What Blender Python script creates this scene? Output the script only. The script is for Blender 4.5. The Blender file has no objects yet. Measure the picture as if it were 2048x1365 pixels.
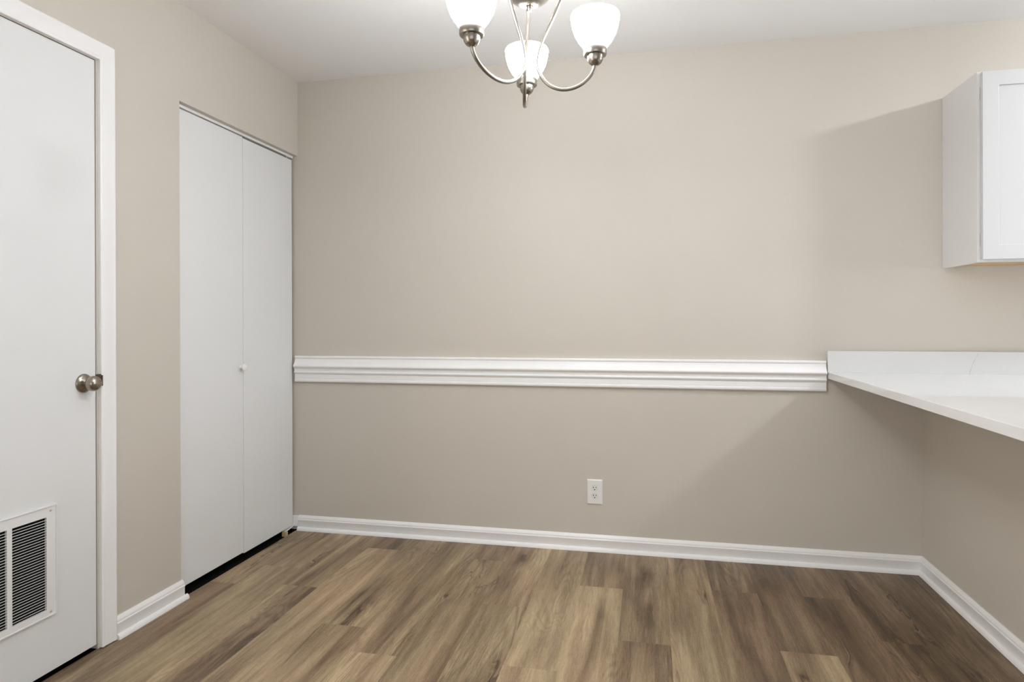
import bpy, bmesh, math, random
from math import sin, cos, pi, radians
from mathutils import Vector, Matrix

random.seed(7)
S = bpy.context.scene
C = S.collection

# ------------------------------------------------------------------ camera
F_PX, YAW, PITCH, ROLL, SHIFT_PX = 1278.04, 12.0044, -0.0626, -0.1632, 38.19
y_, p_, r_ = radians(YAW), radians(PITCH), radians(ROLL)
fw = Vector((-sin(y_) * cos(p_), cos(y_) * cos(p_), sin(p_)))
rt = Vector((cos(y_), sin(y_), 0.0)); up = rt.cross(fw)
rt2 = rt * cos(r_) + up * sin(r_); up2 = up * cos(r_) - rt * sin(r_)
cd = bpy.data.cameras.new('camera'); cam = bpy.data.objects.new('camera', cd); C.objects.link(cam)
M4 = Matrix((rt2, up2, -fw)).transposed().to_4x4(); M4.translation = Vector((1.867, -3.1687, 1.133))
cam.matrix_world = M4
cd.sensor_width = 36.0; cd.lens = F_PX / 2048 * 36.0
cd.shift_y = -SHIFT_PX / 2048; cd.clip_start = 0.05
S.camera = cam

# ------------------------------------------------------------------ light and exposure
S.view_settings.view_transform = 'Standard'; S.view_settings.look = 'None'
S.view_settings.gamma = 1.0; S.view_settings.use_curve_mapping = False
S.view_settings.exposure = 0.02
w = bpy.data.worlds.new('world'); S.world = w; w.use_nodes = True
w.node_tree.nodes['Background'].inputs[0].default_value = (0.85, 0.92, 1.0, 1)
w.node_tree.nodes['Background'].inputs[1].default_value = 0.05
CHANDELIER_GLOW = 64.0
KITCHEN_GLOW = 262.0
REAR_FILL_W = 34.0
KITCHEN_FILL_W = 24.0
SIDE_FILL_W = 34.0
BULB_W = 7.0
def area_light(name, loc, rot, sx, sy, power, color):
    ld = bpy.data.lights.new(name, 'AREA'); ld.shape = 'RECTANGLE'; ld.size = sx; ld.size_y = sy
    ld.energy = power; ld.color = color
    o = bpy.data.objects.new(name, ld); C.objects.link(o); o.location = loc; o.rotation_euler = rot
    return o
# added fill lamps outside unseen openings: rear wall, far right kitchen wall, left wall
area_light('rear_fill', (2.6, -5.62, 1.05), (radians(90), 0, 0), 3.0, 2.0, REAR_FILL_W, (0.97, 1.0, 1.06))
area_light('kitchen_fill', (5.72, -0.95, 1.35), (0, radians(90), 0), 0.5, 1.0, KITCHEN_FILL_W, (0.92, 1.0, 1.13))
area_light('side_fill', (-.20, -3.2, 1.02), (0, radians(-90), 0), 2.0, 1.36, SIDE_FILL_W, (1.05, 0.99, 0.90))

# ------------------------------------------------------------------ materials
def new_mat(name):
    m = bpy.data.materials.new(name); m.use_nodes = True
    nt = m.node_tree; return m, nt, nt.nodes['Principled BSDF']
def noise_bump(nt, b, scale, strength, dist=0.001, detail=3):
    tc = nt.nodes.new('ShaderNodeTexCoord'); n = nt.nodes.new('ShaderNodeTexNoise')
    n.inputs['Scale'].default_value = scale; n.inputs['Detail'].default_value = detail
    bp = nt.nodes.new('ShaderNodeBump'); bp.inputs['Strength'].default_value = strength
    bp.inputs['Distance'].default_value = dist
    nt.links.new(tc.outputs['Object'], n.inputs['Vector'])
    nt.links.new(n.outputs['Fac'], bp.inputs['Height'])
    nt.links.new(bp.outputs['Normal'], b.inputs['Normal'])
    return tc, n
def paint(name, col, rough=0.5, bscale=220, bstr=0.25, var=0.02, vscale=3.0, spec=0.4):
    m, nt, b = new_mat(name)
    b.inputs['Roughness'].default_value = rough
    b.inputs['Specular IOR Level'].default_value = spec
    tc, n = noise_bump(nt, b, bscale, bstr)
    v = nt.nodes.new('ShaderNodeTexNoise'); v.inputs['Scale'].default_value = vscale; v.inputs['Detail'].default_value = 4
    nt.links.new(tc.outputs['Object'], v.inputs['Vector'])
    mx = nt.nodes.new('ShaderNodeMix'); mx.data_type = 'RGBA'
    mx.inputs[6].default_value = (*[c * (1 - var) for c in col], 1)
    mx.inputs[7].default_value = (*[min(1, c * (1 + var)) for c in col], 1)
    nt.links.new(v.outputs['Fac'], mx.inputs[0]); nt.links.new(mx.outputs[2], b.inputs['Base Color'])
    return m
def metal(name, col, rough, aniso=0.0):
    m, nt, b = new_mat(name)
    b.inputs['Metallic'].default_value = 1.0; b.inputs['Roughness'].default_value = rough
    b.inputs['Base Color'].default_value = (*col, 1); b.inputs['Anisotropic'].default_value = aniso
    noise_bump(nt, b, 900, 0.05, 0.0002)
    return m
def glow(name, col, strength):
    m, nt, b = new_mat(name)
    b.inputs['Base Color'].default_value = (0.9, 0.9, 0.88, 1); b.inputs['Roughness'].default_value = 0.35
    b.inputs['Emission Color'].default_value = (*col, 1); b.inputs['Emission Strength'].default_value = strength
    noise_bump(nt, b, 60, 0.05, 0.0003)
    return m

WALL = (0.590, 0.548, 0.478)
m_wall = paint('beige_wall_paint', WALL, 0.55, 260, 0.35, 0.012, 2.2)
m_ceil = paint('ceiling_paint', (0.87, 0.87, 0.86), 0.85, 160, 0.2, 0.01, 1.5, 0.2)
m_trim = paint('white_trim_paint', (0.88, 0.875, 0.86), 0.30, 60, 0.12, 0.012, 6)
m_door = paint('white_door_paint', (0.77, 0.775, 0.765), 0.42, 90, 0.15, 0.012, 4)
m_cab = paint('white_cabinet_lacquer', (0.61, 0.61, 0.605), 0.35, 40, 0.04, 0.004, 4)
m_cabside = paint('white_cabinet_laminate', (0.72, 0.71, 0.70), 0.45, 40, 0.04, 0.004, 4)
m_grille = paint('white_enamel', (0.80, 0.80, 0.79), 0.35, 40, 0.03, 0.01, 9)
m_plastic = paint('white_plastic', (0.80, 0.79, 0.77), 0.3, 40, 0.02, 0.01, 9)
m_dark = paint('cavity_shade', (0.006, 0.006, 0.006), 0.9, 60, 0.1, 0.1, 9, 0.1)  # near-black colour stands in for shade inside holes and recesses
m_closet = paint('closet_dark', (0.05, 0.046, 0.04), 0.9, 60, 0.1, 0.05, 3, 0.1)  # near-black base colour stands in for the unlit closet interior
m_wood = paint('raw_wood', (0.62, 0.44, 0.24), 0.7, 80, 0.3, 0.12, 12)
m_nickel = metal('brushed_nickel', (0.34, 0.31, 0.27), 0.30, 0.4)
m_bronze = metal('satin_nickel_knob', (0.33, 0.295, 0.245), 0.27, 0.3)
m_darkmetal = metal('dark_latch_metal', (0.16, 0.12, 0.10), 0.4)
m_zinc = metal('zinc_hardware', (0.62, 0.60, 0.57), 0.4)
m_shade = glow('lit_frosted_glass', (0.97, 1.0, 1.06), CHANDELIER_GLOW)
m_dome = glow('lit_dome_glass', (0.97, 1.0, 1.06), KITCHEN_GLOW)

# quartz worktop: white with a faint vein crossing the upstand
def quartz():
    m, nt, b = new_mat('white_quartz')
    N = nt.nodes; L = nt.links
    b.inputs['Roughness'].default_value = 0.05
    tc = N.new('ShaderNodeTexCoord')
    n1 = N.new('ShaderNodeTexNoise'); n1.inputs['Scale'].default_value = 1.6; n1.inputs['Detail'].default_value = 5
    n1.inputs['Distortion'].default_value = 1.2
    L.new(tc.outputs['Object'], n1.inputs['Vector'])
    r = N.new('ShaderNodeValToRGB')
    e = r.color_ramp.elements; e[0].position = 0.485; e[0].color = (0, 0, 0, 1); e[1].position = 0.5; e[1].color = (1, 1, 1, 1)
    x = e.new(0.515); x.color = (0, 0, 0, 1)
    L.new(n1.outputs['Fac'], r.inputs[0])
    # the one distinct vein: |x - x0(z)| thin, dotted by a fine noise
    sp = N.new('ShaderNodeSeparateXYZ'); L.new(tc.outputs['Object'], sp.inputs[0])
    nz = N.new('ShaderNodeTexNoise'); nz.inputs['Scale'].default_value = 22; nz.inputs['Detail'].default_value = 3
    L.new(tc.outputs['Object'], nz.inputs['Vector'])
    def mth(op, a, bb=None):
        k = N.new('ShaderNodeMath'); k.operation = op
        for i, v in enumerate((a, bb)):
            if v is None: continue
            if isinstance(v, (int, float)): k.inputs[i].default_value = v
            else: L.new(v, k.inputs[i])
        return k.outputs[0]
    zr = mth('SUBTRACT', sp.outputs[2], 0.893)
    x0 = mth('ADD', mth('ADD', mth('MULTIPLY', zr, 0.12), mth('MULTIPLY', mth('MULTIPLY', zr, zr), 2.7)), 3.243)
    x0 = mth('ADD', x0, mth('MULTIPLY', mth('SUBTRACT', nz.outputs['Fac'], 0.5), 0.012))
    dd = mth('ABSOLUTE', mth('SUBTRACT', sp.outputs[0], x0))
    line = mth('SUBTRACT', 1.0, mth('MINIMUM', mth('DIVIDE', dd, 0.003), 1.0))
    n3 = N.new('ShaderNodeTexNoise'); n3.inputs['Scale'].default_value = 130; L.new(tc.outputs['Object'], n3.inputs['Vector'])
    line = mth('MULTIPLY', line, mth('GREATER_THAN', n3.outputs['Fac'], 0.5))
    a1 = mth('MULTIPLY', r.outputs[0], 0.035)
    fac = mth('MINIMUM', mth('ADD', a1, mth('MULTIPLY', line, 0.42)), 1.0)
    mx = N.new('ShaderNodeMix'); mx.data_type = 'RGBA'
    mx.inputs[6].default_value = (0.72, 0.72, 0.71, 1); mx.inputs[7].default_value = (0.36, 0.34, 0.30, 1)
    L.new(fac, mx.inputs[0]); L.new(mx.outputs[2], b.inputs['Base Color'])
    return m
m_quartz = quartz()

# vinyl planks: tone and seed per plank come from face attributes, grain from stretched noise
def planks():
    m, nt, b = new_mat('oak_vinyl_planks')
    N = nt.nodes; L = nt.links
    tc = N.new('ShaderNodeTexCoord')
    at = N.new('ShaderNodeAttribute'); at.attribute_name = 'tone'
    sd = N.new('ShaderNodeAttribute'); sd.attribute_name = 'seed'
    off = N.new('ShaderNodeVectorMath'); off.operation = 'ADD'
    L.new(tc.outputs['Object'], off.inputs[0]); L.new(sd.outputs['Vector'], off.inputs[1])
    def mapped(sx, sy, sz=1.0):
        mp = N.new('ShaderNodeMapping'); mp.inputs['Scale'].default_value = (sx, sy, sz)
        L.new(off.outputs[0], mp.inputs['Vector']); return mp.outputs[0]
    def noise(v, scale=1.0, detail=4, dist=0.0, rough=0.5):
        n = N.new('ShaderNodeTexNoise'); n.inputs['Scale'].default_value = scale
        n.inputs['Detail'].default_value = detail; n.inputs['Distortion'].default_value = dist
        n.inputs['Roughness'].default_value = rough
        L.new(v, n.inputs['Vector']); return n.outputs['Fac']
    def mth(op, a, bb=None, cl=False):
        k = N.new('ShaderNodeMath'); k.operation = op; k.use_clamp = cl
        for i, v in enumerate((a, bb)):
            if v is None: continue
            if isinstance(v, (int, float)): k.inputs[i].default_value = v
            else: L.new(v, k.inputs[i])
        return k.outputs[0]
    def rng(v, a, c, lo=0.0, hi=1.0):
        k = N.new('ShaderNodeMapRange'); k.interpolation_type = 'SMOOTHSTEP'
        k.inputs[1].default_value = a; k.inputs[2].default_value = c
        k.inputs[3].default_value = lo; k.inputs[4].default_value = hi
        L.new(v, k.inputs[0]); return k.outputs[0]
    broad = noise(mapped(9.0, 1.0), 1, 3, 0.5)                 # light and dark bands along the board
    streak = noise(mapped(38.0, 1.6), 1, 4, 0.3, 0.6)          # narrower streaks
    field = noise(mapped(6.5, 0.75), 1, 2.2, 0.7)               # contour field -> cathedral grain and eyes
    ring = mth('FRACT', mth('MULTIPLY', field, 24.0))
    ringl = mth('ABSOLUTE', mth('SUBTRACT', ring, 0.5))         # 0.5 at line
    ringm = rng(ringl, 0.12, 0.5, -0.5, 1.0)
    ringmask = rng(noise(mapped(4.0, 0.9), 1, 2), 0.48, 0.66)
    fine = mth('ADD', mth('MULTIPLY', noise(mapped(420.0, 16.0), 1, 3, 0, 0.6), 0.55), mth('MULTIPLY', noise(mapped(620.0, 90.0), 1, 2, 0.3, 0.6), 0.45))
    pore = rng(noise(mapped(260.0, 7.0), 1, 2), 0.60, 0.74)
    vor = N.new('ShaderNodeTexVoronoi'); vor.inputs['Scale'].default_value = 1.0
    vd = N.new('ShaderNodeVectorMath'); vd.operation = 'ADD'
    wn = N.new('ShaderNodeTexNoise'); wn.inputs['Scale'].default_value = 6.0; wn.inputs['Detail'].default_value = 3
    L.new(off.outputs[0], wn.inputs['Vector'])
    ws = N.new('ShaderNodeVectorMath'); ws.operation = 'SCALE'; ws.inputs['Scale'].default_value = 0.5
    L.new(wn.outputs['Color'], ws.inputs[0])
    L.new(mapped(7.0, 2.2), vd.inputs[0]); L.new(ws.outputs[0], vd.inputs[1]); L.new(vd.outputs[0], vor.inputs['Vector'])
    knot = rng(vor.outputs['Distance'], 0.02, 0.13, 1.0, 0.0)
    knoth = rng(vor.outputs['Distance'], 0.05, 0.42, 1.0, 0.0)
    sel = N.new('ShaderNodeSeparateColor'); L.new(vor.outputs['Color'], sel.inputs[0])
    on = mth('GREATER_THAN', sel.outputs[0], 0.66)
    knot = mth('MULTIPLY', knot, on); knoth = mth('MULTIPLY', knoth, on)
    # tone value 0..1
    t = mth('ADD', at.outputs['Fac'], mth('MULTIPLY', mth('SUBTRACT', broad, 0.5), 1.15))
    t = mth('ADD', t, mth('MULTIPLY', mth('SUBTRACT', streak, 0.5), 0.75))
    t = mth('SUBTRACT', t, mth('MULTIPLY', mth('MULTIPLY', ringm, ringmask), 0.13))
    t = mth('ADD', t, mth('MULTIPLY', mth('SUBTRACT', fine, 0.5), 0.95))
    t = mth('ADD', t, mth('MULTIPLY', pore, mth('ADD', 0.06, mth('MULTIPLY', ringmask, 0.20))))
    ck = noise(mapped(8.5, 1.15), 1, 3, 0.9)
    ckm = rng(noise(mapped(3.1, 0.9, 1.7), 1, 1), 0.55, 0.62)
    crack = mth('MULTIPLY', rng(mth('ABSOLUTE', mth('SUBTRACT', ck, 0.5)), 0.001, 0.010, 1.0, 0.0), ckm)
    crackl = mth('MULTIPLY', rng(mth('ABSOLUTE', mth('SUBTRACT', ck, 0.516)), 0.001, 0.008, 1.0, 0.0), ckm)
    smear = mth('MULTIPLY', rng(mth('ABSOLUTE', mth('SUBTRACT', ck, 0.49)), 0.01, 0.09, 1.0, 0.0), ckm)
    t = mth('SUBTRACT', t, mth('MULTIPLY', crack, 0.34))
    t = mth('ADD', t, mth('MULTIPLY', crackl, 0.20))
    t = mth('SUBTRACT', t, mth('MULTIPLY', smear, 0.15))
    t = mth('SUBTRACT', t, mth('MULTIPLY', knoth, 0.22))
    t = mth('SUBTRACT', t, mth('MULTIPLY', knot, 0.35))
    ramp = N.new('ShaderNodeValToRGB'); e = ramp.color_ramp.elements
    e[0].position = 0.0; e[0].color = (0.066, 0.042, 0.023, 1)
    e[1].position = 1.0; e[1].color = (0.52, 0.40, 0.245, 1)
    for pos, c in ((0.3, (0.155, 0.104, 0.060, 1)), (0.55, (0.268, 0.194, 0.116, 1)), (0.78, (0.395, 0.302, 0.184, 1))):
        k = e.new(pos); k.color = c
    L.new(t, ramp.inputs[0])
    # warmer / greyer drift
    hue = noise(mapped(2.5, 0.8), 1, 2)
    mx = N.new('ShaderNodeMix'); mx.data_type = 'RGBA'; mx.blend_type = 'MULTIPLY'; mx.inputs[0].default_value = 1.0
    tint = N.new('ShaderNodeMix'); tint.data_type = 'RGBA'
    tint.inputs[6].default_value = (1.0, 1.0, 0.98, 1); tint.inputs[7].default_value = (1.03, 0.975, 0.97, 1)
    L.new(rng(hue, 0.4, 0.65), tint.inputs[0])
    L.new(ramp.outputs[0], mx.inputs[6]); L.new(tint.outputs[2], mx.inputs[7]); L.new(mx.outputs[2], b.inputs['Base Color'])
    b.inputs['Roughness'].default_value = 0.42
    b.inputs['Specular IOR Level'].default_value = 0.35
    bp = N.new('ShaderNodeBump'); bp.inputs['Strength'].default_value = 0.15; bp.inputs['Distance'].default_value = 0.0006
    L.new(mth('ADD', fine, mth('MULTIPLY', streak, 0.5)), bp.inputs['Height']); L.new(bp.outputs[0], b.inputs['Normal'])
    return m
m_floor = planks()

# ------------------------------------------------------------------ mesh helpers
def box(bm, x0, x1, y0, y1, z0, z1):
    vs = [bm.verts.new((x, y, z)) for z in (z0, z1) for x, y in ((x0, y0), (x1, y0), (x1, y1), (x0, y1))]
    for f in ((3, 2, 1, 0), (4, 5, 6, 7), (0, 1, 5, 4), (1, 2, 6, 5), (2, 3, 7, 6), (3, 0, 4, 7)):
        bm.faces.new([vs[i] for i in f])
def extrude(bm, prof, place, a, c):
    """prof: closed list of (t, z); place(t, z, s) -> point; from s=a to s=c"""
    A = [bm.verts.new(place(t, z, a)) for t, z in prof]; B = [bm.verts.new(place(t, z, c)) for t, z in prof]
    n = len(prof)
    for i in range(n): bm.faces.new((A[i], A[(i + 1) % n], B[(i + 1) % n], B[i]))
    bm.faces.new(A[::-1]); bm.faces.new(B)
def lathe(bm, prof, centre, axis='Z', seg=48, cap=True):
    """prof list of (r, h) along the axis"""
    cx, cy, cz = centre; rings = []
    for r, h in prof:
        ring = []
        if r < 1e-6:
            ring = [None]
        for k in range(seg if r >= 1e-6 else 1):
            a = 2 * pi * k / seg
            if axis == 'Z': p = (cx + r * cos(a), cy + r * sin(a), cz + h)
            elif axis == 'X': p = (cx + h, cy + r * cos(a), cz + r * sin(a))
            else: p = (cx + r * cos(a), cy + h, cz + r * sin(a))
            v = bm.verts.new(p)
            if r < 1e-6: ring = [v]
            else: ring.append(v)
        rings.append(ring)
    for A, B in zip(rings, rings[1:]):
        if len(A) == 1 and len(B) == 1: continue
        for k in range(seg):
            k2 = (k + 1) % seg
            if len(A) == 1: bm.faces.new((A[0], B[k], B[k2]))
            elif len(B) == 1: bm.faces.new((A[k], A[k2], B[0]))
            else: bm.faces.new((A[k], A[k2], B[k2], B[k]))
    if cap:
        for R in (rings[0], rings[-1]):
            if len(R) > 1: bm.faces.new(R)
def catmull(pts, n=10):
    P = [Vector(p) for p in pts]; P = [P[0] * 2 - P[1]] + P + [P[-1] * 2 - P[-2]]
    out = []
    for i in range(1, len(P) - 2):
        for k in range(n):
            t = k / n; a, b_, c, d = P[i - 1:i + 3]
            out.append(0.5 * ((2 * b_) + (c - a) * t + (2 * a - 5 * b_ + 4 * c - d) * t * t + (3 * b_ - a - 3 * c + d) * t ** 3))
    out.append(P[-2]); return out
def tube(bm, pts, r, seg=14):
    rings = []; prev = None
    for i, p in enumerate(pts):
        t = (pts[min(i + 1, len(pts) - 1)] - pts[max(i - 1, 0)]).normalized()
        if prev is None:
            u = t.orthogonal().normalized()
        else:
            u = (prev - t * prev.dot(t)).normalized()
        prev = u; v = t.cross(u)
        rings.append([bm.verts.new(p + (u * cos(2 * pi * k / seg) + v * sin(2 * pi * k / seg)) * r) for k in range(seg)])
    for A, B in zip(rings, rings[1:]):
        for k in range(seg): bm.faces.new((A[k], A[(k + 1) % seg], B[(k + 1) % seg], B[k]))
    bm.faces.new(rings[0]); bm.faces.new(rings[-1])
def obj(name, bm, m, parent=None, smooth=False, bevel=0.0, bseg=2):
    bmesh.ops.recalc_face_normals(bm, faces=bm.faces)
    me = bpy.data.meshes.new(name); bm.to_mesh(me); bm.free()
    me.materials.append(m)
    if smooth:
        for p in me.polygons: p.use_smooth = True
        me.set_sharp_from_angle(angle=radians(40))
    o = bpy.data.objects.new(name, me); C.objects.link(o)
    if parent is not None: o.parent = parent; o.matrix_parent_inverse = parent.matrix_basis.inverted()
    if bevel:
        md = o.modifiers.new('bevel', 'BEVEL'); md.width = bevel; md.segments = bseg; md.limit_method = 'ANGLE'
    return o
def tag(o, label, cat, kind=None, group=None):
    o['label'] = label; o['category'] = cat
    if kind: o['kind'] = kind
    if group: o['group'] = group
    return o
def empty(name, loc, label, cat, kind=None):
    o = bpy.data.objects.new(name, None); C.objects.link(o); o.location = loc; o.empty_display_size = 0.1
    return tag(o, label, cat, kind)
def boxes(*bs):
    bm = bmesh.new()
    for b_ in bs: box(bm, *b_)
    return bm
ST = 'structure'

H = 2.44; W = 3.063; REAR = -5.5; EAST = 5.6
# ------------------------------------------------------------------ floor
def build_floor():
    bm = bmesh.new()
    tl = bm.faces.layers.float.new('tone'); sl = bm.faces.layers.float_vector.new('seed')
    joints = {-1: -.714, 1: -.68, 2: -.19, 4: -1.138, 5: -.23, 6: -.688, 7: -1.12, 8: -.434, 9: -.876, 11: -.37,
              12: -.837, 13: -.36, 14: -.696, 0: -.5, 3: -.97, 10: -1.3, 15: -.95, 16: -.2}
    tones = {(-1, 0): .62, (-1, 1): .50, (0, 0): .60, (1, 0): .55, (1, 1): .50, (2, 0): .42, (2, 1): .56, (3, 0): .58, (3, 1): .50, (4, 0): .50,
             (4, 1): .64, (5, 0): .36, (5, 1): .50, (6, 0): .62, (6, 1): .40, (7, 0): .60, (7, 1): .62, (8, 0): .38, (8, 1): .66,
             (9, 0): .52, (9, 1): .42, (10, 0): .62, (11, 0): .34, (11, 1): .42, (12, 0): .44, (12, 1): .60, (13, 0): .34, (13, 1): .28,
             (14, 0): .28, (14, 1): .38, (15, 0): .24, (15, 1): .30, (16, 0): .26, (16, 1): .28}
    wd, ln = 0.182, 1.22
    for i in range(-7, 25):
        x0 = 0.123 + wd * (i); x1 = x0 + wd
        if x1 <= -0.005: continue
        x0 = max(x0, -0.005)
        j0 = joints.get(i, -random.random() * ln)
        edges = [0.12]; yy = j0
        while yy > REAR - .3: edges.append(yy); yy -= ln
        edges.append(REAR - .3)
        for k, (a, c) in enumerate(zip(edges, edges[1:])):
            if a - c < 1e-4: continue
            f = bm.faces.new([bm.verts.new(v) for v in ((x0, c, 0), (x1, c, 0), (x1, a, 0), (x0, a, 0))])
            f[tl] = .50 + .85 * (tones.get((i, k), random.uniform(.36, .62)) - .48) + (.01 if 2 <= i <= 9 else 0) - (.07 if i >= 11 and (i, k) != (12, 1) else 0)
            f[sl] = (random.uniform(0, 40), random.uniform(0, 40), random.uniform(0, 40))
    x0, x1 = -0.005, 0.123 + wd * 25
    # slab body beneath the planks
    z0 = -0.1
    v = [bm.verts.new(p) for p in ((x0, REAR - .3, z0), (x1, REAR - .3, z0), (x1, .12, z0), (x0, .12, z0))]
    bm.faces.new(v)
    return tag(obj('floor', bm, m_floor), 'brown and tan oak-look plank floor', 'floor', ST)
fl = build_floor()
tag(obj('floor_closet', boxes((-.9, -.0055, REAR - .3, .12, -.1, -.012)), m_dark), 'unfinished floor coloured black for the shade under the closet doors', 'floor', ST)  # bare floor without planks; its black colour is the shade under the doors
if True:
    bm = boxes((0.123 + .182 * 25, EAST + .12, REAR - .3, .12, -.1, 0.0))
    tag(obj('floor_kitchen', bm, m_closet), 'floor at the far side of the kitchen', 'floor', ST)

# ------------------------------------------------------------------ walls and ceiling
tag(obj('ceiling', boxes((-.9, EAST + .12, REAR - .12, .12, H, H + .1)), m_ceil), 'plain off-white ceiling', 'ceiling', ST)
tag(obj('wall_back', boxes((-.9, EAST + .12, 0, .12, 0, H)), m_wall), 'beige back wall with the chair rail', 'wall', ST)
tag(obj('wall_left', boxes((-.12, 0, REAR, -3.9, 0, H), (-.12, 0, -3.9, -2.5, 2.05, H), (-.12, 0, -2.5, -2.08, 0, H), (-.12, 0, -2.08, -1.302, 2.05, H), (-.12, 0, -1.302, -.900, 0, H),  # unseen opening toward the rear added for the side fill lamp
                           (-.12, 0, -.900, 0, 2.037, H)), m_wall), 'beige left wall around the two doors', 'wall', ST)
tag(obj('wall_right', boxes((W, W + .12, -2.35, 0, 0, .866)), m_wall), 'low beige wall under the white worktop', 'wall', ST)
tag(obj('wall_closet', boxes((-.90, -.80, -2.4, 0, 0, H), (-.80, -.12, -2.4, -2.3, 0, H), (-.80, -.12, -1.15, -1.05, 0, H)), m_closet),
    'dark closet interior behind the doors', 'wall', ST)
tag(obj('wall_front', boxes((-.12, 1.1, REAR - .12, REAR, 0, H), (1.1, 4.1, REAR - .12, REAR, 2.05, H), (4.1, EAST + .12, REAR - .12, REAR, 0, H)),
        m_wall), 'beige wall behind the viewer with an opening added for the rear fill light', 'wall', ST)  # rear opening added to let the fill lamp in
tag(obj('wall_far_right', boxes((EAST, EAST + .12, REAR, -1.45, 0, H), (EAST, EAST + .12, -.45, 0, 0, H), (EAST, EAST + .12, -1.45, -.45, 0, 1.1),
        (EAST, EAST + .12, -1.45, -.45, 1.6, H)), m_wall), 'kitchen wall at the far right', 'wall', ST)  # unseen opening added for the kitchen fill lamp

# ------------------------------------------------------------------ baseboards
base_prof = [(0, 0), (.012, 0), (.012, .050), (.0135, .053), (.0135, .057), (.011, .060), (.0115, .064), (.009, .070), (.005, .0755), (.003, .079), (0, .079)]
shoe_prof = [(.0121, 0)] + [(.0121 + .012 * cos(a), .019 * sin(a)) for a in [radians(v) for v in (0, 15, 30, 45, 60, 75, 90)]]
def on_back(t, z, s): return (s, -t, z)
def on_left(t, z, s): return (t, s, z)
def on_right(t, z, s): return (W - t, s, z)
def baseboard(name, place, a, c, label, sc=1.0, shoe_ext=0):
    bm = bmesh.new(); extrude(bm, [(t * 1.05, z * sc) for t, z in base_prof], place, a, c)
    o = tag(obj(name, bm, m_trim, smooth=True), label, 'baseboard', ST)
    bm = bmesh.new(); extrude(bm, [(t + .0008, z * sc) for t, z in shoe_prof], place, a, c + shoe_ext)
    obj('shoe_molding', bm, m_trim, o, smooth=True)
    return o
baseboard('baseboard_back', on_back, .002, W - .001, 'white baseboard along the back wall', 1.0)
baseboard('baseboard_left', on_left, -1.2345, -.893, 'short white baseboard between the two doors', 1.0, .012)
baseboard('baseboard_right', on_right, -2.35, -.001, 'white baseboard along the low right wall', 1.0)
bm = boxes((-.034, .0015, -.008, 0, .018, .076))
tag(obj('baseboard_closet', bm, m_trim, bevel=.001), 'stub of thin baseboard beside the closet door', 'baseboard', ST)

# ------------------------------------------------------------------ chair rail
rail = [(0, .948), (.0135, .948), (.0155, .945), (.0155, .938), (.0135, .9345), (.012, .9335), (.013, .929), (.0145, .921), (.018, .912), (.0235, .904),
        (.028, .8995), (.0305, .8955), (.0305, .8905), (.028, .887), (.0235, .884), (.020, .880), (.0185, .874), (.0185, .866), (.0205, .8655), (.0218, .8625),
        (.0218, .8585), (.020, .8555), (.0155, .8545), (.0135, .848), (.0125, .8455), (.014, .8445), (.014, .8265), (.0125, .8255), (.0125, .8245), (.0155, .8225), (.0165, .8185),
        (.0165, .812), (.014, .808), (0, .808)]
bm = bmesh.new(); extrude(bm, [(t * 1.05, z) for t, z in rail], on_back, -.012, 2.664)
tag(obj('trim_1', bm, m_trim, smooth=True), 'white moulded chair rail across the back wall', 'chair rail', ST)

# ------------------------------------------------------------------ door_1 (utility door with grille)
d1 = empty('door_1', (0, -1.69, 0), 'plain white door with a return-air grille at left', 'door', ST)
obj('panel', boxes((-.040, -.003, -2.066, -1.3055, .017, 2.0405)), m_door, d1, bevel=.0015)
# casing: mitred profile strips (inner edge at door side)
cas = [(0, 0), (0, .012), (.004, .0145), (.010, .0145), (.012, .013), (.046, .0155), (.050, .0175), (.057, .0175), (.061, .015), (.063, .010), (.063, 0)]
yi, zi, wi = -1.2975, 2.0445, .063
def casing():
    bm = bmesh.new()
    def ring(fn): return [bm.verts.new(fn(u, t)) for u, t in cas]
    yl = -2.08 - (yi + 1.3035) + .0
    R = [ring(lambda u, t: (t, yi + u, .004)), ring(lambda u, t: (t, yi + u, zi + u)),
         ring(lambda u, t: (t, yl - u, zi + u)), ring(lambda u, t: (t, yl - u, .004))]
    n = len(cas)
    for A, B in zip(R, R[1:]):
        for i in range(n): bm.faces.new((A[i], A[(i + 1) % n], B[(i + 1) % n], B[i]))
    bm.faces.new(R[0]); bm.faces.new(R[-1])
    return bm
obj('casing', casing(), m_trim, d1, smooth=True)
m_jamb = paint('jamb_paint', (0.62, 0.57, 0.52), 0.5)
obj('jamb', boxes((-.12, -.0005, -1.3035, -1.2985, 0.003, 2.046), (-.12, -.0005, -2.08, -2.070, 0.003, 2.046), (-.12, -.0005, -2.07, -1.3035, 2.0425, 2.0485),
                  (-.055, -.0405, -1.316, -1.3035, .003, 2.0425), (-.055, -.0405, -2.07, -2.055, .003, 2.0425), (-.055, -.0405, -2.055, -1.316, 2.030, 2.0425)), m_jamb, d1)
# knob
kc = (-.003, -1.3535, .9265)
bm = bmesh.new(); lathe(bm, [(0, 0), (.0325, 0), (.0325, .002), (.030, .0055), (.024, .009), (.014, .0115), (.0115, .014), (.0115, .018), (.0145, .0195),
                              (.0195, .023), (.0240, .029), (.0258, .037), (.0252, .045), (.0218, .052), (.0155, .0565), (.008, .0585), (0, .059)], kc, 'X')
kn = obj('knob', bm, m_bronze, d1, smooth=True)
bm = boxes((-.0485, .0008, -1.3053, -1.3037, .904, .953)); box(bm, .0008, .0150, -1.3037, -1.2992, .912, .954)
box(bm, .0125, .0168, -1.2992, -1.2945, .913, .950)
obj('strike_plate', bm, m_darkmetal, d1, bevel=.0006)
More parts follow.
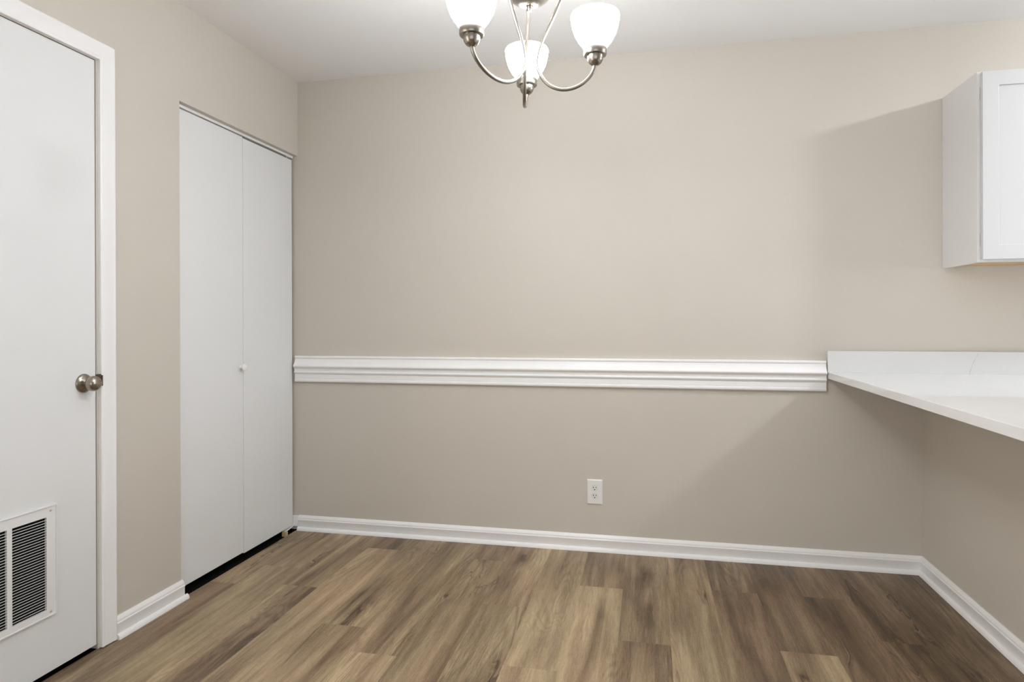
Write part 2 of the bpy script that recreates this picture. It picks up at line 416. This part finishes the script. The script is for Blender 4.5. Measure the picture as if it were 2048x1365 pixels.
# grille
g_y1, g_z0, g_z1 = -1.467, .203, .547
cols = [(-1.6105 - .128 * k, -1.4985 - .128 * k) for k in range(3)]
g_y0 = cols[-1][0] - .0315
sz0, sz1 = .222, .516
bm = bmesh.new()
fx0, fx1 = -.0028, .0045
box(bm, fx0, fx1, g_y0, g_y1, sz1, g_z1); box(bm, fx0, fx1, g_y0, g_y1, g_z0, sz0)
ys = [g_y1] + [v for a, b_ in cols for v in (b_, a)] + [g_y0]
for k in range(0, len(ys), 2): box(bm, fx0, fx1, ys[k + 1], ys[k], sz0, sz1)
gr = obj('vent_grille', bm, m_grille, d1)
# rolled outer lip
lip = bmesh.new()
box(lip, fx0, .0075, g_y0 - .004, g_y1 + .004, g_z1, g_z1 + .004); box(lip, fx0, .0075, g_y0 - .004, g_y1 + .004, g_z0 - .004, g_z0)
box(lip, fx0, .0075, g_y1, g_y1 + .004, g_z0, g_z1); box(lip, fx0, .0075, g_y0 - .004, g_y0, g_z0, g_z1)
obj('rolled_lip', lip, m_grille, gr, bevel=.001)
nsl = 34; pitch = (sz1 - sz0) / nsl
for a, b_ in cols:
    bm = bmesh.new()
    for k in range(1, nsl):
        z = sz0 + k * pitch
        vs = [(.0040, z - .0010), (.0044, z + .0003), (.0034, z + .0008), (.0030, z - .0003)]
        A = [bm.verts.new((x, a, zz)) for x, zz in vs]; B = [bm.verts.new((x, b_, zz)) for x, zz in vs]
        for i in range(4): bm.faces.new((A[i], A[(i + 1) % 4], B[(i + 1) % 4], B[i]))
        bm.faces.new(A[::-1]); bm.faces.new(B)
    obj('louvre_slats', bm, m_grille, gr)
obj('opening_shade_backing', boxes((-.0029, -.0027, cols[-1][0], cols[0][1], sz0, sz1)), m_dark, gr)  # added black sheet paints the darkness of the hole behind the slats
for yy, zz in ((-1.485, .535), (-1.485, .213), (g_y0 + .018, .535), (g_y0 + .018, .213)):
    bm = bmesh.new(); lathe(bm, [(0, .0045), (.0038, .0045), (.0032, .0062), (.0015, .0072), (0, .0073)], (0, yy, zz), 'X', 16)
    obj('screw', bm, m_zinc, gr, smooth=True)

# ------------------------------------------------------------------ door_2 (bifold closet door)
d2 = empty('door_2', (-.03, -.44, 0), 'white flush bifold closet door with a small white knob', 'door', ST)
DX = -.028
bm = boxes((DX - .030, DX, -.897, -.4455, .030, 2.0195))
l1 = obj('leaf', bm, m_door, d2, bevel=.0015)
bm = bmesh.new()   # right leaf hangs a touch lower
box(bm, DX - .030, DX, -.4430, -.0135, .024, 2.0145)
l2 = obj('leaf', bm, m_door, d2, bevel=.0015)
bm = bmesh.new(); lathe(bm, [(0, 0), (.010, 0), (.0085, .003), (.0065, .008), (.0075, .012), (.014, .016), (.0165, .020), (.0155, .0245), (.010, .0275), (0, .0285)], (DX, -.4665, .917), 'X')
obj('knob', bm, m_trim, l1, smooth=True)
# top track (white painted channel)
obj('track', boxes((DX - .030, DX + .003, -.899, -.006, 2.0245, 2.0368)), m_trim, d2, bevel=.0008)
# pivot hardware
bm = bmesh.new(); lathe(bm, [(0, 0), (.004, 0), (.004, .014), (0, .014)], (DX - .008, -.050, 2.012), 'Z', 16)
obj('pivot_pin', bm, m_zinc, l2, smooth=True)
bm = boxes((DX - .022, DX - .002, -.045, -.028, 2.0185, 2.0245)); obj('pivot_bracket', bm, m_zinc, d2, bevel=.001)
# floor bracket: bent strip rising against the jamb side
bm = bmesh.new()
strip = [(-.085, .0125), (-.060, .0135), (-.020, .0175), (-.010, .0225), (-.0065, .034), (-.0065, .075)]
lo = []; hi = []
for yy, zz in strip:
    lo.append((bm.verts.new((DX - .022, yy, zz)), bm.verts.new((DX + .004, yy, zz))))
for yy, zz in strip:
    hi.append((bm.verts.new((DX - .022, yy - .002, zz + .0025)), bm.verts.new((DX + .004, yy - .002, zz + .0025))))
for k in range(len(strip) - 1):
    for R, in ((lo,), (hi,)): bm.faces.new((R[k][0], R[k][1], R[k + 1][1], R[k + 1][0]))
    for j in (0, 1): bm.faces.new((lo[k][j], lo[k + 1][j], hi[k + 1][j], hi[k][j]))
for k in (0, -1): bm.faces.new((lo[k][0], lo[k][1], hi[k][1], hi[k][0]))
obj('floor_bracket', bm, m_trim, d2)
bm = boxes((DX - .014, DX + .010, -.098, -.078, -.0115, .0125))
tag(obj('wood_shim', bm, m_wood, bevel=.0008), 'tiny raw wood block on the floor under the closet door corner', 'wood block')

# ------------------------------------------------------------------ worktop with upstand
TOPZ, BOTZ, XK = .896, .866, 2.669
ct = empty('countertop', (3.2, -1.1, BOTZ), 'white quartz worktop with low backsplash on the right wall', 'countertop')
obj('slab', boxes((XK, 3.72, -2.42, -.001, BOTZ, TOPZ)), m_quartz, ct, bevel=.002, bseg=3)
obj('backsplash', boxes((XK, 4.6, -.021, -.001, TOPZ - .003, .9935)), m_quartz, ct, bevel=.0012, bseg=2)

# ------------------------------------------------------------------ upper cabinet
cb = empty('wall_cabinet', (3.60, -.15, 1.362), 'white shaker wall cabinet hung at the right of the back wall', 'cabinet')
X0, X1, ZB, ZT = 3.145, 4.060, 1.362, 2.116
bm = boxes((X0, X0 + .016, -.290, -.001, ZB, ZT), (X1 - .016, X1, -.290, -.001, ZB, ZT), (X0 + .016, X1 - .016, -.290, -.001, ZT - .014, ZT - .001))
obj('carcass', bm, m_cabside, cb)
obj('bottom_panel', boxes((X0 + .016, X1 - .016, -.290, -.001, ZB + .008, ZB + .020)), m_wood, cb)
obj('face_frame', boxes((X0 - .001, X0 + .037, -.307, -.290, ZB, ZT), (X1 - .037, X1 + .001, -.307, -.290, ZB, ZT), (X0 + .037, X1 - .037, -.307, -.290, ZB, ZB + .038),
                        (X0 + .037, X1 - .037, -.307, -.290, ZT - .038, ZT)), m_cabside, cb, bevel=.0006)
dz0, dz1, fy = ZB + .0095, ZT - .006, -.3275
XM = (X0 + X1) / 2
for k, (dx0, dx1) in enumerate(((X0 + .0105, XM - .0015), (XM + .0015, X1 - .0105))):
    bm = bmesh.new()
    def rect(a, y): return [bm.verts.new(v) for v in ((dx0 + a, y, dz0 + a), (dx1 - a, y, dz0 + a), (dx1 - a, y, dz1 - a), (dx0 + a, y, dz1 - a))]
    R = [rect(0, -.3085), rect(0, fy), rect(.057, fy), rect(.0585, -.3105)]
    for A, B in zip(R, R[1:] + R[:1]):
        for i in range(4): bm.faces.new((A[i], A[(i + 1) % 4], B[(i + 1) % 4], B[i]))
    d_ = obj('door', bm, m_cab, cb, bevel=.0012)
    obj('door_panel', boxes((dx0 + .056, dx1 - .056, fy + .006, -.311, dz0 + .056, dz1 - .056)), m_cab, d_)
    if k == 0: dr = d_
for zz in (1.45, 2.03):
    bm = boxes((X0 + .0085, X0 + .012, -.3095, -.3065, zz - .025, zz + .025)); obj('hinge', bm, m_zinc, dr)
for zz in (1.405, 1.765, 2.055):
    bm = bmesh.new(); lathe(bm, [(0, -.0006), (.0016, -.0006), (.0016, .0008), (0, .0008)], (X0, -.006, zz), 'X', 10)
    obj('nail_hole', bm, m_jamb, cb)

# ------------------------------------------------------------------ outlet
ox, oz = 1.6085, .2895
ou = empty('wall_outlet', (ox, 0, oz), 'white double power outlet low on the back wall', 'outlet')
bm = bmesh.new()
def frustum(bm, x0, x1, z0, z1, ya, x2, x3, z2, z3, yb):
    A = [bm.verts.new(v) for v in ((x0, ya, z0), (x1, ya, z0), (x1, ya, z1), (x0, ya, z1))]
    B = [bm.verts.new(v) for v in ((x2, yb, z2), (x3, yb, z2), (x3, yb, z3), (x2, yb, z3))]
    for i in range(4): bm.faces.new((A[i], A[(i + 1) % 4], B[(i + 1) % 4], B[i]))
    bm.faces.new(B); bm.faces.new(A[::-1])
hw, hh = .0385, .062
frustum(bm, ox - hw, ox + hw, oz - hh, oz + hh, -.0005, ox - hw + .005, ox + hw - .005, oz - hh + .005, oz + hh - .005, -.0062)
obj('cover_plate', bm, m_plastic, ou, bevel=.0008)
m_seam = paint('receptacle_plastic', (0.76, 0.745, 0.73), 0.35)
m_groove = paint('groove_shadow_gap', (0.35, 0.33, 0.31), 0.6)  # grey ring paints the shade in the gap around each receptacle
for dz in (.0192, -.0192):
    def shape(r, flat):
        pts = []
        for k in range(40):
            a = 2 * pi * k / 40; x, z = r * cos(a), r * sin(a); pts.append((x, max(-flat, min(flat, z))))
        return pts
    for nm, r, fl_, ya, yb, mt in (('receptacle_gap', .0152, .0145, -.0062, -.0064, m_groove), ('receptacle', .0144, .0137, -.0062, -.0072, m_seam)):
        bm = bmesh.new(); pts = shape(r, fl_)
        A = [bm.verts.new((ox + x, ya, oz + dz + z)) for x, z in pts]; B = [bm.verts.new((ox + x, yb, oz + dz + z)) for x, z in pts]
        for i in range(40): bm.faces.new((A[i], A[(i + 1) % 40], B[(i + 1) % 40], B[i]))
        bm.faces.new(B); rc = obj(nm, bm, mt, ou)
    for sx, sh in ((-.0063, .0042), (.0063, .0034)):
        obj('slot', boxes((ox + sx - .0015, ox + sx + .0015, -.0075, -.0070, oz + dz + .0035 - sh, oz + dz + .0035 + sh)), m_dark, rc)
    bm = bmesh.new(); lathe(bm, [(0, -.0070), (.0029, -.0070), (.0029, -.0075), (0, -.0075)], (ox, 0, oz + dz - .0072), 'Y', 16)
    obj('ground_hole', bm, m_dark, rc)
bm = bmesh.new(); lathe(bm, [(0, -.0062), (.0032, -.0062), (.0030, -.0071), (0, -.0075)], (ox, 0, oz), 'Y', 20)
obj('screw', bm, m_plastic, ou, smooth=True)

# ------------------------------------------------------------------ chandelier
CX, CY = 1.867 + 1.723 * (-.20799) + .0499 * .97815, -3.1687 + 1.723 * .97813 + .0499 * .20799
ch = empty('chandelier', (CX, CY, H), 'brushed nickel three-arm chandelier with lit white glass shades', 'chandelier')
bm = bmesh.new(); lathe(bm, [(0, 0), (.062, 0), (.062, -.006), (.055, -.018), (.03, -.028), (.008, -.032), (0, -.032)], (CX, CY, H - .0005))
obj('ceiling_canopy', bm, m_nickel, ch, smooth=True)
bm = bmesh.new(); lathe(bm, [(.0055, 2.14), (.0055, 2.41)], (CX, CY, 0), seg=20); obj('rod', bm, m_nickel, ch, smooth=True)
bm = bmesh.new(); lathe(bm, [(0, 2.147), (.010, 2.147), (.014, 2.140), (.030, 2.133), (.034, 2.125), (.034, 2.085), (.030, 2.078), (.016, 2.070), (.014, 2.045), (.016, 2.036), (.052, 2.033),
                              (.062, 2.029), (.063, 2.022), (.058, 2.010), (.047, 1.998), (.030, 1.988), (.014, 1.983), (0, 1.9825)], (CX, CY, 0), seg=64)
obj('hub', bm, m_nickel, ch, smooth=True)
bm = bmesh.new(); lathe(bm, [(0, 1.985), (.0095, 1.985), (.0100, 1.982), (.007, 1.9795), (.0082, 1.976), (.0078, 1.972), (.005, 1.9685), (0, 1.9675)], (CX, CY, 0), seg=32)
obj('finial', bm, m_nickel, ch, smooth=True)
prof = [(.033, 2.105), (.055, 2.112), (.080, 2.100), (.098, 2.062), (.095, 2.022), (.084, 1.993), (.062, 1.942), (.036, 1.890), (.0215, 1.846), (.0225, 1.812),
        (.040, 1.777), (.066, 1.757), (.096, 1.751), (.127, 1.759), (.151, 1.777), (.164, 1.797), (.168, 1.815)]
offs = [0, 0, 0, 0, 0, 0, -.004, -.010, -.014, -.016, -.016, -.015, -.013, -.009, -.005, -.002, 0]
for (lx, dp, R, sway) in ((-.147, -.151, .211, 0), (.172, -.032, .175, 0), (-.0036, .1845, .1845, 1)):
    nrm = math.hypot(lx, dp); lx /= nrm; dp /= nrm
    dirv = Vector((.97815 * lx - .20799 * dp, .20799 * lx + .97815 * dp, 0))
    pts = []
    for (t, z), of in zip(prof, offs):
        tt = t if t < .0226 else .0226 + (t - .0226) * ((R - .0226) / (.168 - .0226))
        if z > 1.85: tt = t
        pts.append(Vector((CX, CY, z)) + dirv * tt + Vector((.97815, .20799, 0)) * of * sway * .8)
    bm = bmesh.new(); tube(bm, catmull(pts, 8), .0051)
    arm = obj('arm', bm, m_nickel, ch, smooth=True)
    px, py = CX + dirv.x * R, CY + dirv.y * R
    bm = bmesh.new(); lathe(bm, [(0, 1.8085), (.0065, 1.8085), (.0085, 1.8100), (.0130, 1.8125), (.0172, 1.8170), (.0198, 1.8225), (.0210, 1.829), (.0214, 1.835), (.0292, 1.8355), (.0305, 1.838), (.0305, 1.855),
                                 (.029, 1.8575), (.026, 1.857), (.024, 1.845), (0, 1.845)], (px, py, 0))
    obj('socket_cup', bm, m_nickel, arm, smooth=True)
    outer = [(.022, 1.853), (.034, 1.8605), (.046, 1.8780), (.0565, 1.9000), (.0625, 1.9225), (.0655, 1.9430), (.0660, 1.9535), (.0640, 1.9580)]
    outer = [(r * .975, 1.853 + (z - 1.853) * .865) for r, z in outer]
    inner = [(r - .0035, z) for r, z in outer[::-1]]; inner[-1] = (.0185, 1.857)
    bm = bmesh.new(); lathe(bm, outer + inner, (px, py, 0), seg=64, cap=False)
    obj('glass_shade', bm, m_shade, arm, smooth=True)
    if BULB_W > 0:
        ld = bpy.data.lights.new('bulb', 'POINT'); ld.energy = BULB_W; ld.shadow_soft_size = 0.022; ld.color = (0.97, 1.0, 1.06)
        lo_ = bpy.data.objects.new('bulb', ld); C.objects.link(lo_); lo_.location = (px, py, 1.915)

# ------------------------------------------------------------------ kitchen ceiling lamp (right of the frame)
KX, KY = 4.35, -1.0
cl = empty('ceiling_light', (KX, KY, H), 'round lit dome lamp on the kitchen ceiling', 'ceiling light')
bm = bmesh.new(); lathe(bm, [(0, -.001), (.13, -.001), (.13, -.022), (.118, -.026), (0, -.026)], (KX, KY, H)); obj('pan', bm, m_nickel, cl, smooth=True)
bm = bmesh.new(); lathe(bm, [(.113, -.0265), (.111, -.036), (.102, -.052), (.077, -.066), (.042, -.074), (0, -.076)], (KX, KY, H), cap=False); obj('glass_dome', bm, m_dome, cl, smooth=True)
